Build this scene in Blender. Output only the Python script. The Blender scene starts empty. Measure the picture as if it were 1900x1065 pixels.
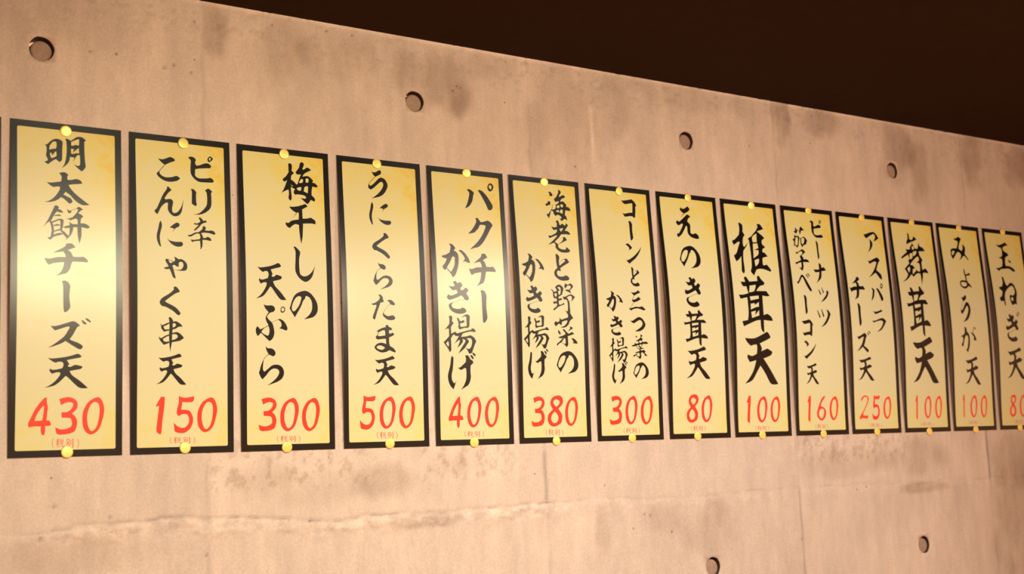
import bpy, math, random
import numpy as np
from mathutils import Vector, Matrix
from mathutils.geometry import delaunay_2d_cdt

# ------------------------------------------------------------------ camera, world, lamps, exposure
scene = bpy.context.scene
C = scene.collection
EYE = 1.60                                   # eye height above the floor; all wall heights below are relative to it

cam_data = bpy.data.cameras.new('camera')
cam = bpy.data.objects.new('camera', cam_data)
C.objects.link(cam)
cam.location = (0.0, -1.81177, EYE)
YAW, PITCH, ROLL = math.radians(35.4917), math.radians(7.95189), math.radians(-2.54408)
fw = Vector((math.sin(YAW) * math.cos(PITCH), math.cos(YAW) * math.cos(PITCH), math.sin(PITCH)))
rt = Vector((math.cos(YAW), -math.sin(YAW), 0.0))
up = rt.cross(fw)
r2 = math.cos(ROLL) * rt + math.sin(ROLL) * up
u2 = -math.sin(ROLL) * rt + math.cos(ROLL) * up
cam.matrix_world = Matrix.Translation(cam.location) @ Matrix((r2, u2, -fw)).transposed().to_4x4()
cam_data.sensor_width = 36.0
cam_data.lens = 36.0 * 2471.33 / 1900.0
cam_data.clip_start = 0.02
cam_data.dof.use_dof = True
cam_data.dof.focus_distance = 2.12
cam_data.dof.aperture_fstop = 6.3
scene.camera = cam

world = bpy.data.worlds.new('world')
scene.world = world
world.use_nodes = True
bg = world.node_tree.nodes['Background']
bg.inputs['Color'].default_value = (1.0, 0.43, 0.19, 1)
bg.inputs['Strength'].default_value = 1.12

def lamp(name, loc, watts, radius, color=(1.0, 0.66, 0.40)):
    d = bpy.data.lights.new(name, 'POINT')
    d.energy = watts
    d.color = color
    d.shadow_soft_size = radius
    o = bpy.data.objects.new(name, d)
    o.location = loc
    C.objects.link(o)
    return o

def downlight(name, loc, target, watts, angle, blend, radius, color=(1.0, 0.66, 0.40)):
    d = bpy.data.lights.new(name, 'SPOT')
    d.energy = watts
    d.color = color
    d.spot_size = math.radians(angle)
    d.spot_blend = blend
    d.shadow_soft_size = radius
    o = bpy.data.objects.new(name, d)
    o.location = loc
    o.rotation_euler = (Vector(target) - Vector(loc)).to_track_quat('-Z', 'Y').to_euler()
    C.objects.link(o)
    return o

# two warm pendants whose glare shows on the laminated sheets, two whiter recessed downlights aimed low
downlight('pendant_light', (0.98, -1.45, EYE + 0.55), (0.80, 0.0, EYE - 0.30), 48, 140, 1.0, 0.08, (1.0, 0.87, 0.56))
downlight('pendant_light', (2.17, -1.45, EYE + 0.57), (1.95, 0.0, EYE - 0.30), 52, 140, 1.0, 0.08, (1.0, 0.82, 0.60))
downlight('recessed_downlight', (0.68, -1.30, EYE + 0.70), (0.72, 0.0, EYE - 0.55), 64, 86, 1.0, 0.05, (1.0, 0.97, 0.80))
downlight('recessed_downlight', (1.70, -1.30, EYE + 0.70), (1.70, 0.0, EYE - 0.55), 56, 86, 1.0, 0.05, (0.90, 0.96, 0.92))

scene.view_settings.view_transform = 'Standard'
scene.view_settings.look = 'None'
scene.view_settings.gamma = 1.0
scene.view_settings.use_curve_mapping = False
scene.view_settings.exposure = 0.0

# ------------------------------------------------------------------ materials
def newmat(name):
    m = bpy.data.materials.new(name)
    m.use_nodes = True
    nt = m.node_tree
    return m, nt, nt.nodes, nt.links, nt.nodes['Principled BSDF']

def nd(nt, kind, **kw):
    n = nt.nodes.new(kind)
    for k, v in kw.items():
        if k in n.inputs:
            n.inputs[k].default_value = v
        else:
            setattr(n, k, v)
    return n

def ramp(nt, src, stops):
    r = nt.nodes.new('ShaderNodeValToRGB')
    e = r.color_ramp.elements
    while len(e) < len(stops):
        e.new(0.5)
    for el, (p, c) in zip(e, stops):
        el.position = p
        el.color = (*c, 1) if len(c) == 3 else c
    nt.links.new(src, r.inputs['Fac'])
    return r

def mixc(nt, fac, a, b, mode='MIX'):
    m = nt.nodes.new('ShaderNodeMix')
    m.data_type = 'RGBA'
    m.blend_type = mode
    for sock, v in ((m.inputs[0], fac), (m.inputs[6], a), (m.inputs[7], b)):
        if hasattr(v, 'is_linked'):
            nt.links.new(v, sock)
        else:
            sock.default_value = v
    return m.outputs[2]

def gray(v):
    return (v, v, v)

def concrete_material(plug=False):
    m, nt, N, L, P = newmat('cast_concrete' if not plug else 'mortar_plug')
    tc = nd(nt, 'ShaderNodeTexCoord')
    mp = nd(nt, 'ShaderNodeMapping')
    L.new(tc.outputs['Object'], mp.inputs['Vector'])
    base = (0.60, 0.47, 0.40, 1) if not plug else (0.34, 0.225, 0.17, 1)
    if not plug:
        at = nd(nt, 'ShaderNodeAttribute', attribute_name='tone')
        col = mixc(nt, 1.0, base, at.outputs['Color'], 'MULTIPLY')
    else:
        col = base
    # vertical brushed mottling left by the formwork ply
    ms = nd(nt, 'ShaderNodeMapping')
    ms.inputs['Scale'].default_value = (36, 36, 7)
    L.new(tc.outputs['Object'], ms.inputs['Vector'])
    n1 = nd(nt, 'ShaderNodeTexNoise', Scale=1.0, Detail=6.0, Roughness=0.6)
    L.new(ms.outputs['Vector'], n1.inputs['Vector'])
    r1 = ramp(nt, n1.outputs['Fac'], [(0.3, gray(0.90)), (0.7, gray(1.06))])
    col = mixc(nt, 1.0, col, r1.outputs['Color'], 'MULTIPLY')
    n2 = nd(nt, 'ShaderNodeTexNoise', Scale=260.0, Detail=3.0, Roughness=0.6)
    L.new(mp.outputs['Vector'], n2.inputs['Vector'])
    r2_ = ramp(nt, n2.outputs['Fac'], [(0.3, gray(0.90)), (0.7, gray(1.07))])
    col = mixc(nt, 1.0, col, r2_.outputs['Color'], 'MULTIPLY')
    # blow holes: sparse small pits
    vo = nd(nt, 'ShaderNodeTexVoronoi', Scale=34.0)
    L.new(mp.outputs['Vector'], vo.inputs['Vector'])
    sel = nd(nt, 'ShaderNodeSeparateColor')
    L.new(vo.outputs['Color'], sel.inputs['Color'])
    gate = nd(nt, 'ShaderNodeMath', operation='MULTIPLY')
    gate.inputs[1].default_value = 0.085
    pw = nd(nt, 'ShaderNodeMath', operation='POWER')
    pw.inputs[1].default_value = 5.0
    L.new(sel.outputs['Red'], pw.inputs[0])
    L.new(pw.outputs[0], gate.inputs[0])
    lt = nd(nt, 'ShaderNodeMath', operation='LESS_THAN')
    L.new(vo.outputs['Distance'], lt.inputs[0])
    L.new(gate.outputs[0], lt.inputs[1])
    fac = nd(nt, 'ShaderNodeMath', operation='MULTIPLY')
    fac.inputs[1].default_value = 0.62
    L.new(lt.outputs[0], fac.inputs[0])
    col = mixc(nt, fac.outputs[0], col, (0.16, 0.10, 0.08, 1))
    L.new(col, P.inputs['Base Color'])
    P.inputs['Roughness'].default_value = 0.62
    P.inputs['Specular IOR Level'].default_value = 0.35
    b1 = nd(nt, 'ShaderNodeBump', Strength=0.5, Distance=0.0008)
    L.new(n2.outputs['Fac'], b1.inputs['Height'])
    b2 = nd(nt, 'ShaderNodeBump', Strength=0.5, Distance=0.0010, invert=True)
    L.new(lt.outputs[0], b2.inputs['Height'])
    L.new(b1.outputs['Normal'], b2.inputs['Normal'])
    L.new(b2.outputs['Normal'], P.inputs['Normal'])
    return m

def laminate(m, P, rough=0.27):
    P.inputs['Roughness'].default_value = rough
    P.inputs['Specular IOR Level'].default_value = 0.28

def paper_material():
    m, nt, N, L, P = newmat('aged_yellow_print')
    tc = nd(nt, 'ShaderNodeTexCoord')
    sp = nd(nt, 'ShaderNodeSeparateXYZ')
    L.new(tc.outputs['Object'], sp.inputs[0])
    # printed antique-paper look: deeper yellow along the top, its right corner and the bottom corners
    top = nd(nt, 'ShaderNodeMapRange'); top.inputs[1].default_value = -0.17; top.inputs[2].default_value = 0.0
    L.new(sp.outputs['Z'], top.inputs[0])
    bot = nd(nt, 'ShaderNodeMapRange'); bot.inputs[1].default_value = -0.35; bot.inputs[2].default_value = -0.457
    L.new(sp.outputs['Z'], bot.inputs[0])
    side = nd(nt, 'ShaderNodeMath', operation='SUBTRACT'); side.inputs[1].default_value = 0.076
    L.new(sp.outputs['X'], side.inputs[0])
    ab = nd(nt, 'ShaderNodeMath', operation='ABSOLUTE'); L.new(side.outputs[0], ab.inputs[0])
    sc = nd(nt, 'ShaderNodeMath', operation='MULTIPLY'); sc.inputs[1].default_value = 14.0
    L.new(ab.outputs[0], sc.inputs[0])
    bs = nd(nt, 'ShaderNodeMath', operation='MULTIPLY')
    L.new(bot.outputs[0], bs.inputs[0]); L.new(sc.outputs[0], bs.inputs[1])
    rs = nd(nt, 'ShaderNodeMapRange'); rs.inputs[1].default_value = 0.05; rs.inputs[2].default_value = 0.15
    L.new(sp.outputs['X'], rs.inputs[0])
    rs2 = nd(nt, 'ShaderNodeMath', operation='MULTIPLY_ADD'); rs2.inputs[1].default_value = 0.75; rs2.inputs[2].default_value = 0.62
    L.new(rs.outputs[0], rs2.inputs[0])
    ts = nd(nt, 'ShaderNodeMath', operation='MULTIPLY')
    L.new(top.outputs[0], ts.inputs[0]); L.new(rs2.outputs[0], ts.inputs[1])
    add = nd(nt, 'ShaderNodeMath', operation='ADD')
    L.new(ts.outputs[0], add.inputs[0]); L.new(bs.outputs[0], add.inputs[1])
    no = nd(nt, 'ShaderNodeTexNoise', Scale=24.0, Detail=5.0, Roughness=0.6, Distortion=0.6)
    L.new(tc.outputs['Object'], no.inputs['Vector'])
    nr = nd(nt, 'ShaderNodeMapRange'); nr.inputs[1].default_value = 0.35; nr.inputs[2].default_value = 0.68
    nr.inputs[3].default_value = 0.35; nr.inputs[4].default_value = 1.3
    L.new(no.outputs['Fac'], nr.inputs[0])
    mu = nd(nt, 'ShaderNodeMath', operation='MULTIPLY')
    L.new(add.outputs[0], mu.inputs[0]); L.new(nr.outputs[0], mu.inputs[1])
    r = ramp(nt, mu.outputs[0], [(0.0, (0.635, 0.595, 0.375)), (0.35, (0.65, 0.59, 0.275)), (0.75, (0.68, 0.565, 0.165)), (1.0, (0.68, 0.505, 0.10))])
    L.new(r.outputs['Color'], P.inputs['Base Color'])
    laminate(m, P)
    return m

def plain(name, color, rough=0.5, metal=0.0, spec=0.5):
    m, nt, N, L, P = newmat(name)
    no = nd(nt, 'ShaderNodeTexNoise', Scale=35.0, Detail=3.0)
    tc = nd(nt, 'ShaderNodeTexCoord')
    L.new(tc.outputs['Object'], no.inputs['Vector'])
    r = ramp(nt, no.outputs['Fac'], [(0.3, tuple(c * 0.94 for c in color)), (0.7, tuple(min(1, c * 1.06) for c in color))])
    L.new(r.outputs['Color'], P.inputs['Base Color'])
    P.inputs['Roughness'].default_value = rough
    P.inputs['Metallic'].default_value = metal
    P.inputs['Specular IOR Level'].default_value = spec
    return m

M_CONC = concrete_material()
M_PLUG = concrete_material(True)
M_CEIL = plain('dark_brown_ceiling_paint', (0.034, 0.0115, 0.0026), 0.8, 0, 0.05)
M_FLOOR = plain('dark_timber_floor', (0.22, 0.13, 0.08), 0.5)
M_PAPER = paper_material()
M_BLACK = plain('black_ink_border', (0.006, 0.004, 0.003), 0.27, 0, 0.28)
M_INK = plain('black_brush_ink', (0.006, 0.004, 0.003), 0.27, 0, 0.28)
M_RED = plain('vermilion_ink', (0.80, 0.035, 0.018), 0.24, 0, 0.55)
M_NOTE = plain('thin_red_ink', (0.72, 0.13, 0.06), 0.24, 0, 0.55)
M_BACK = plain('white_sheet_back', (0.75, 0.70, 0.62), 0.5)
M_BRASS = plain('yellow_brass', (0.90, 0.72, 0.20), 0.40, 0.35)
M_STEEL = plain('steel_pin', (0.6, 0.58, 0.55), 0.3, 1.0)

# ------------------------------------------------------------------ object helpers
def link_mesh(name, verts, faces, mats, parent=None, smooth=False, normals=None, face_mats=None):
    me = bpy.data.meshes.new(name)
    me.from_pydata(verts, [], faces)
    for m in (mats if isinstance(mats, (list, tuple)) else [mats]):
        me.materials.append(m)
    if face_mats is not None:
        me.polygons.foreach_set('material_index', face_mats)
    if smooth:
        me.polygons.foreach_set('use_smooth', [True] * len(me.polygons))
    me.update()
    if normals is not None:
        me.normals_split_custom_set_from_vertices(normals)
    o = bpy.data.objects.new(name, me)
    C.objects.link(o)
    if parent is not None:
        o.parent = parent
    return o

def empty(name, loc, label, cat, group=None):
    o = bpy.data.objects.new(name, None)
    o.empty_display_size = 0.02
    o.location = loc
    C.objects.link(o)
    o['label'] = label
    o['category'] = cat
    if group:
        o['group'] = group
    return o

# ------------------------------------------------------------------ value noise on arrays
rng = np.random.default_rng(7)
def vnoise(x, z, fx, fz, seed):
    g = np.random.default_rng(seed).random((256, 256))
    a, b = x * fx, z * fz
    ia, ib = np.floor(a).astype(int), np.floor(b).astype(int)
    ta, tb = a - ia, b - ib
    ta, tb = ta * ta * (3 - 2 * ta), tb * tb * (3 - 2 * tb)
    q = lambda i, j: g[i % 256, j % 256]
    return ((q(ia, ib) * (1 - ta) + q(ia + 1, ib) * ta) * (1 - tb) + (q(ia, ib + 1) * (1 - ta) + q(ia + 1, ib + 1) * ta) * tb)

def fbm(x, z, fx, fz, seed, octs=4):
    s, a, t = 0, 1.0, 0
    for k in range(octs):
        s = s + a * vnoise(x + 13.1 * k, z + 7.7 * k, fx * 2 ** k, fz * 2 ** k, seed + k)
        t += a
        a *= 0.55
    return s / t

def sstep(a, b, v):
    t = np.clip((v - a) / (b - a), 0, 1)
    return t * t * (3 - 2 * t)

# ------------------------------------------------------------------ the concrete wall
WTOP = 0.7185
SEAMS = (0.747, 1.3435, 1.9525, 2.557, 3.16)
HOLES = [(0.5124, 0.6085)] + [(0.5124 + 0.6 * k, 0.6105) for k in range(1, 5)] + [(0.5124 + 0.6 * k, -0.184) for k in range(0, 5)]
JX = [0.0, .463, .567, .679, .79, .892, .964, 1.117, 1.327, 1.442, 1.653, 1.933, 2.071, 2.304, 2.681, 6]
JZ = [-.05, -.051, -.047, -.041, -.045, -.058, -.058, -.056, -.053, -.050, -.059, -.051, -.054, -.058, -.058, -.058]
RH = 0.0175

def build_wall():
    d = 0.003
    xs = np.concatenate([np.linspace(-3.0, 0.15, 22)[:-1], np.arange(0.15, 3.25, d), np.linspace(3.25, 6.0, 16)])
    zs = np.concatenate([np.linspace(-EYE, -0.42, 10)[:-1], np.arange(-0.42, WTOP - 0.001, d), [WTOP]])
    nx, nz = len(xs), len(zs)
    X, Z = np.meshgrid(xs, zs)
    jz = np.interp(X, JX, JZ) + (fbm(X, Z * 0, 26, 1, 5) - 0.5) * 0.012
    below = sstep(0.0012, -0.0012, Z - jz)
    nj = np.exp(-((Z - jz + 0.010) / 0.014) ** 2)
    # relief: panel steps, seam arrises, ragged cold joint, gentle waviness
    pan = np.digitize(X, SEAMS)
    step = np.array([0.0004, 0.0, 0.0006, 0.0001, 0.0005, 0.0])[pan]
    relief = step + 0.0008 * (fbm(X, Z, 6, 6, 21) - 0.5)
    ragged = sstep(0.42, 0.62, fbm(X, Z, 38, 60, 31))
    amp = 0.25 + 0.75 * sstep(0.40, 0.55, vnoise(X, Z * 0, 5.5, 1, 77))
    relief += amp * (0.0022 * nj * ragged * below + 0.0006 * below)
    relief -= amp * 0.0020 * np.exp(-((Z - jz) / 0.0025) ** 2)
    for s in SEAMS:
        wob = s + (vnoise(Z, Z * 0, 40, 1, 3) - 0.5) * 0.003
        relief -= 0.0009 * np.exp(-((X - wob) / 0.0025) ** 2)
    toppit = sstep(0.60, 0.70, Z) * sstep(0.60, 0.74, fbm(X, Z, 90, 140, 41))
    relief -= 0.0012 * toppit
    # albedo
    tone = 1.0 + 0.20 * (fbm(X, Z, 5, 3.2, 51) - 0.5) + 0.22 * (fbm(X, Z, 18, 9, 61, 6) - 0.5) + 0.10 * (fbm(X, Z, 110, 60, 71, 2) - 0.5)
    tone *= np.array([0.99, 1.02, 0.985, 1.0, 0.97, 1.0])[pan]
    red = np.zeros_like(X)
    def blob(cx, cz, wx, wz, depth, seed, hue=0.5):
        nonlocal tone, red
        q = ((X - cx) / wx) ** 2 + ((Z - cz) / wz) ** 2
        e = sstep(1.35, 0.05, q + (fbm(X, Z, 22, 15, seed) - 0.5) * 2.2)
        e = e * (0.6 + 0.8 * fbm(X, Z, 40, 14, seed + 9))
        tone = tone * (1 - depth * e)
        red = red + hue * depth * e
    blob(0.765, 0.685, 0.022, 0.05, 0.30, 101)
    blob(0.88, 0.665, 0.05, 0.05, 0.16, 102)
    blob(0.98, 0.672, 0.07, 0.045, 0.20, 103)
    blob(1.16, 0.660, 0.085, 0.060, 0.30, 104)
    blob(1.20, 0.615, 0.022, 0.030, 0.24, 105)
    blob(1.265, 0.69, 0.05, 0.03, 0.20, 106)
    blob(1.42, 0.62, 0.10, 0.13, 0.15, 107)
    blob(1.53, 0.66, 0.05, 0.06, 0.14, 108)
    blob(1.70, 0.70, 0.20, 0.03, 0.12, 109)
    blob(1.975, 0.68, 0.03, 0.05, 0.30, 110)
    blob(2.10, 0.69, 0.06, 0.035, 0.25, 111)
    blob(2.34, 0.66, 0.07, 0.08, 0.30, 112)
    blob(2.40, 0.62, 0.04, 0.07, 0.22, 113)
    blob(2.60, 0.66, 0.05, 0.08, 0.30, 114)
    blob(2.78, 0.66, 0.07, 0.06, 0.30, 115)
    blob(0.46, 0.70, 0.16, 0.09, 0.13, 116)
    # below the posters
    blob(0.83, 0.008, 0.07, 0.022, 0.12, 120)
    blob(0.93, -0.008, 0.12, 0.025, 0.10, 121)
    blob(1.04, -0.005, 0.06, 0.028, 0.20, 122)
    blob(1.16, 0.012, 0.05, 0.02, 0.13, 123)
    blob(0.56, -0.085, 0.13, 0.028, 0.14, 124)
    blob(1.10, -0.068, 0.09, 0.012, 0.18, 125)
    blob(1.70, -0.120, 0.085, 0.060, 0.17, 126)
    blob(1.46, -0.10, 0.018, 0.05, 0.16, 127)
    blob(1.60, -0.09, 0.05, 0.03, 0.12, 128)
    blob(2.10, -0.01, 0.16, 0.03, 0.14, 129)
    blob(2.30, 0.00, 0.10, 0.045, 0.22, 130)
    blob(2.33, -0.067, 0.09, 0.012, 0.24, 131)
    blob(2.66, -0.02, 0.10, 0.07, 0.20, 132)
    blob(2.66, -0.18, 0.10, 0.16, 0.20, 133)
    # speckled laitance just right of the seams under the posters
    for s0, w in ((0.75, 0.34), (1.10, 0.24), (1.955, 0.42)):
        band = sstep(s0 - 0.004, s0 + 0.004, X) * sstep(s0 + w, s0 + w * 0.6, X) * sstep(-0.02, 0.005, Z) * sstep(0.10, 0.06, Z)
        sp = sstep(0.52, 0.66, fbm(X, Z, 120, 95, 140))
        tone = tone * (1 + band * (0.05 - 0.22 * sp))
        red = red + 0.1 * band * sp
    # white lime run and the pale patch beside it
    run = np.exp(-((X - 1.483) / (0.004 + 0.10 * np.clip(Z - 0.615, 0, .04))) ** 2) * sstep(0.535, 0.58, Z) * sstep(0.658, 0.640, Z)
    tone = tone * (1 + 0.30 * run)
    pale = sstep(1.1, 0.7, ((X - 1.397) / 0.026) ** 2 + ((Z - 0.545) / 0.034) ** 2)
    tone = tone * (1 + 0.10 * pale)
    # seams read as thin darker lines, the arris under the ceiling as a light one
    for s in SEAMS:
        wob = s + (vnoise(Z, Z * 0, 40, 1, 3) - 0.5) * 0.003
        on = sstep(0.30, 0.7, vnoise(Z, Z * 0, 18, 1, int(s * 100)))
        dk = 0.05 + 0.13 * on
        tone = tone * (1 - dk * np.exp(-((X - wob) / 0.0028) ** 2))
    dark_seam = ((1.3435, -0.045, 0.03, 0.22), (2.557, -0.055, 0.06, 0.38), (1.9525, -0.30, -0.06, 0.2))
    for s, z0, z1, dd in dark_seam:
        tone = tone * (1 - dd * np.exp(-((X - s) / 0.0036) ** 2) * sstep(z0 - 0.004, z0, Z) * sstep(z1 + 0.01, z1, Z))
    tone = tone * (1 - (0.2 + 0.8 * amp) * 0.34 * sstep(0.3, 0.6, vnoise(X, Z * 0, 60, 1, 91)) * np.exp(-((Z - jz - 0.001) / 0.0017) ** 2))
    tone = tone * (1 + amp * 0.22 * (sstep(0.4, 0.6, fbm(X, Z, 85, 110, 97)) - 0.5) * np.exp(-((Z - jz + 0.008) / 0.010) ** 2) * below)
    tone = tone * (1 + amp * 0.07 * nj * below * (ragged - 0.3))
    tone = tone * (1 - 0.12 * toppit)
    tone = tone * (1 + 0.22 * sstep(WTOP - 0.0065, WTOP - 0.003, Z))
    for bx, bz in ((.688, .607), (.702, .613), (.954, .705), (1.197, .648), (1.188, .639), (1.204, .646), (.532, -.017), (.514, -.058),
                   (.906, -.057), (.607, -.035), (1.569, -.085), (1.556, -.082), (.743, -.095), (1.949, -.15), (2.118, -.063), (.734, .684),
                   (.729, .605), (2.07, .702), (.58, .615), (.86, .70), (1.30, .706), (1.0, .705)):
        q = np.exp(-(((X - bx) / 0.0021) ** 2 + ((Z - bz) / 0.0021) ** 2))
        tone = tone * (1 - 0.65 * q)
        relief -= 0.0016 * q
    # slightly paler ring around the form-tie holes
    for hx, hz in HOLES:
        rr = np.hypot(X - hx, Z - hz)
        tone = tone * (1 + 0.06 * np.exp(-((rr - 0.021) / 0.003) ** 2))
    dense = sstep(0.15, 0.3, X) * sstep(3.25, 3.1, X) * sstep(-0.42, -0.36, Z)
    relief = relief * dense
    verts = np.stack([X, -relief, Z + EYE], -1).reshape(-1, 3)
    cols = np.stack([tone * (1 + 0.22 * red), tone * (1 - 0.12 * red), tone * (1 - 0.42 * red), np.ones_like(tone)], -1).reshape(-1, 4)
    i, j = np.meshgrid(np.arange(nz - 1), np.arange(nx - 1), indexing='ij')
    keep = np.ones((nz - 1, nx - 1), bool)
    extra_v, extra_f, extra_c = [], [], []
    K = 14
    base = len(verts)
    for hx, hz in HOLES:
        cj = int(round((hx - 0.15) / d)) + 21
        ci = int(round((hz + 0.42) / d)) + 9
        j0, j1, i0, i1 = cj - K // 2, cj + K // 2, ci - K // 2, ci + K // 2
        if j1 >= nx or xs[j1] > 3.2:
            continue
        keep[i0:i1, j0:j1] = False
        loop = [(i0, q) for q in range(j0, j1)] + [(q, j1) for q in range(i0, i1)] + [(i1, q) for q in range(j1, j0, -1)] + [(q, j0) for q in range(i1, i0, -1)]
        ring = [a * nx + b for a, b in loop]
        n = len(ring)
        yref = float(np.mean(verts[ring, 1]))
        st = base + len(extra_v)
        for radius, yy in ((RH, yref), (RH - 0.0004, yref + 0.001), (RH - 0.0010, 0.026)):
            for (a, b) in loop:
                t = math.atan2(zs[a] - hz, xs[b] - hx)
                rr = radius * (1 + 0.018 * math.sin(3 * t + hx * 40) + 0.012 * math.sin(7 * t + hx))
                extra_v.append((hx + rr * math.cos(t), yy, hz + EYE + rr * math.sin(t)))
                extra_c.append((0.95, 0.93, 0.90, 1) if radius == RH else (0.10, 0.07, 0.055, 1))  # hole walls behind the rim coloured near black: painted-in shade
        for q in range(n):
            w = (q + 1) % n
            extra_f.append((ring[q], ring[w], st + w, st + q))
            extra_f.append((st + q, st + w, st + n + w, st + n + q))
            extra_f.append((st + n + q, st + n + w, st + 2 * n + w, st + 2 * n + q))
    i, j = i[keep], j[keep]
    quads = np.stack([i * nx + j, i * nx + j + 1, (i + 1) * nx + j + 1, (i + 1) * nx + j], -1)
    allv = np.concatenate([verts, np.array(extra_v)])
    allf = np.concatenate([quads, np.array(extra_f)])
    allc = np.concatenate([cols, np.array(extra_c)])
    me = bpy.data.meshes.new('wall_back')
    me.vertices.add(len(allv)); me.vertices.foreach_set('co', allv.astype(np.float32).ravel())
    me.loops.add(allf.size); me.loops.foreach_set('vertex_index', allf.astype(np.int32).ravel())
    me.polygons.add(len(allf)); me.polygons.foreach_set('loop_start', np.arange(0, allf.size, 4, dtype=np.int32))
    me.update(calc_edges=True)
    me.polygons.foreach_set('use_smooth', np.ones(len(allf), bool))
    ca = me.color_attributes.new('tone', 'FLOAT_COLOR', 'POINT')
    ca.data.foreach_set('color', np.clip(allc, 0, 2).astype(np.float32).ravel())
    me.materials.append(M_CONC)
    o = bpy.data.objects.new('wall_back', me)
    C.objects.link(o)
    o['kind'] = 'structure'
    # mortar plugs at the bottom of the holes
    plug_me = None
    for k, (hx, hz) in enumerate(HOLES):
        if hx > 3.1:
            continue
        if plug_me is None:
            vs, fs = [(0, -0.0004, 0)], []
            for r_i, (rr, yy) in enumerate(((0.006, 0.0003), (0.012, -0.0003), (0.0146, 0.0004), (0.0150, 0.0014), (0.0150, 0.019))):
                for q in range(28):
                    t = 2 * math.pi * q / 28
                    vs.append((rr * math.cos(t), yy + 0.0005 * math.sin(3 * t + r_i) * (r_i < 2), rr * math.sin(t)))
            for q in range(28):
                w = (q + 1) % 28
                fs.append((0, 1 + q, 1 + w))
                for r_i in range(4):
                    a = 1 + 28 * r_i
                    fs.append((a + q, a + 28 + q, a + 28 + w, a + w))
            pl = link_mesh('tie_hole_plug', vs, fs, M_PLUG, o, smooth=True)
            plug_me = pl.data
        else:
            pl = bpy.data.objects.new('tie_hole_plug', plug_me)
            C.objects.link(pl)
            pl.parent = o
        pl.location = (hx + 0.0009, 0.0046, hz + EYE - 0.0020)
        pl.rotation_euler = (0, 1.3 * k, 0)
    return o

build_wall()

def slab(name, x0, x1, y0, y1, z0, z1, m):
    v = [(x, y, z) for z in (z0, z1) for y in (y0, y1) for x in (x0, x1)]
    f = [(0, 2, 3, 1), (4, 5, 7, 6), (0, 1, 5, 4), (2, 6, 7, 3), (0, 4, 6, 2), (1, 3, 7, 5)]
    o = link_mesh(name, v, f, m)
    o['kind'] = 'structure'
    return o

slab('ceiling', -3.0, 6.0, -4.0, 0.06, EYE + WTOP, EYE + WTOP + 0.12, M_CEIL)
slab('floor', -3.0, 6.0, -4.0, 0.06, -0.1, 0.0, M_FLOOR)

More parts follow.
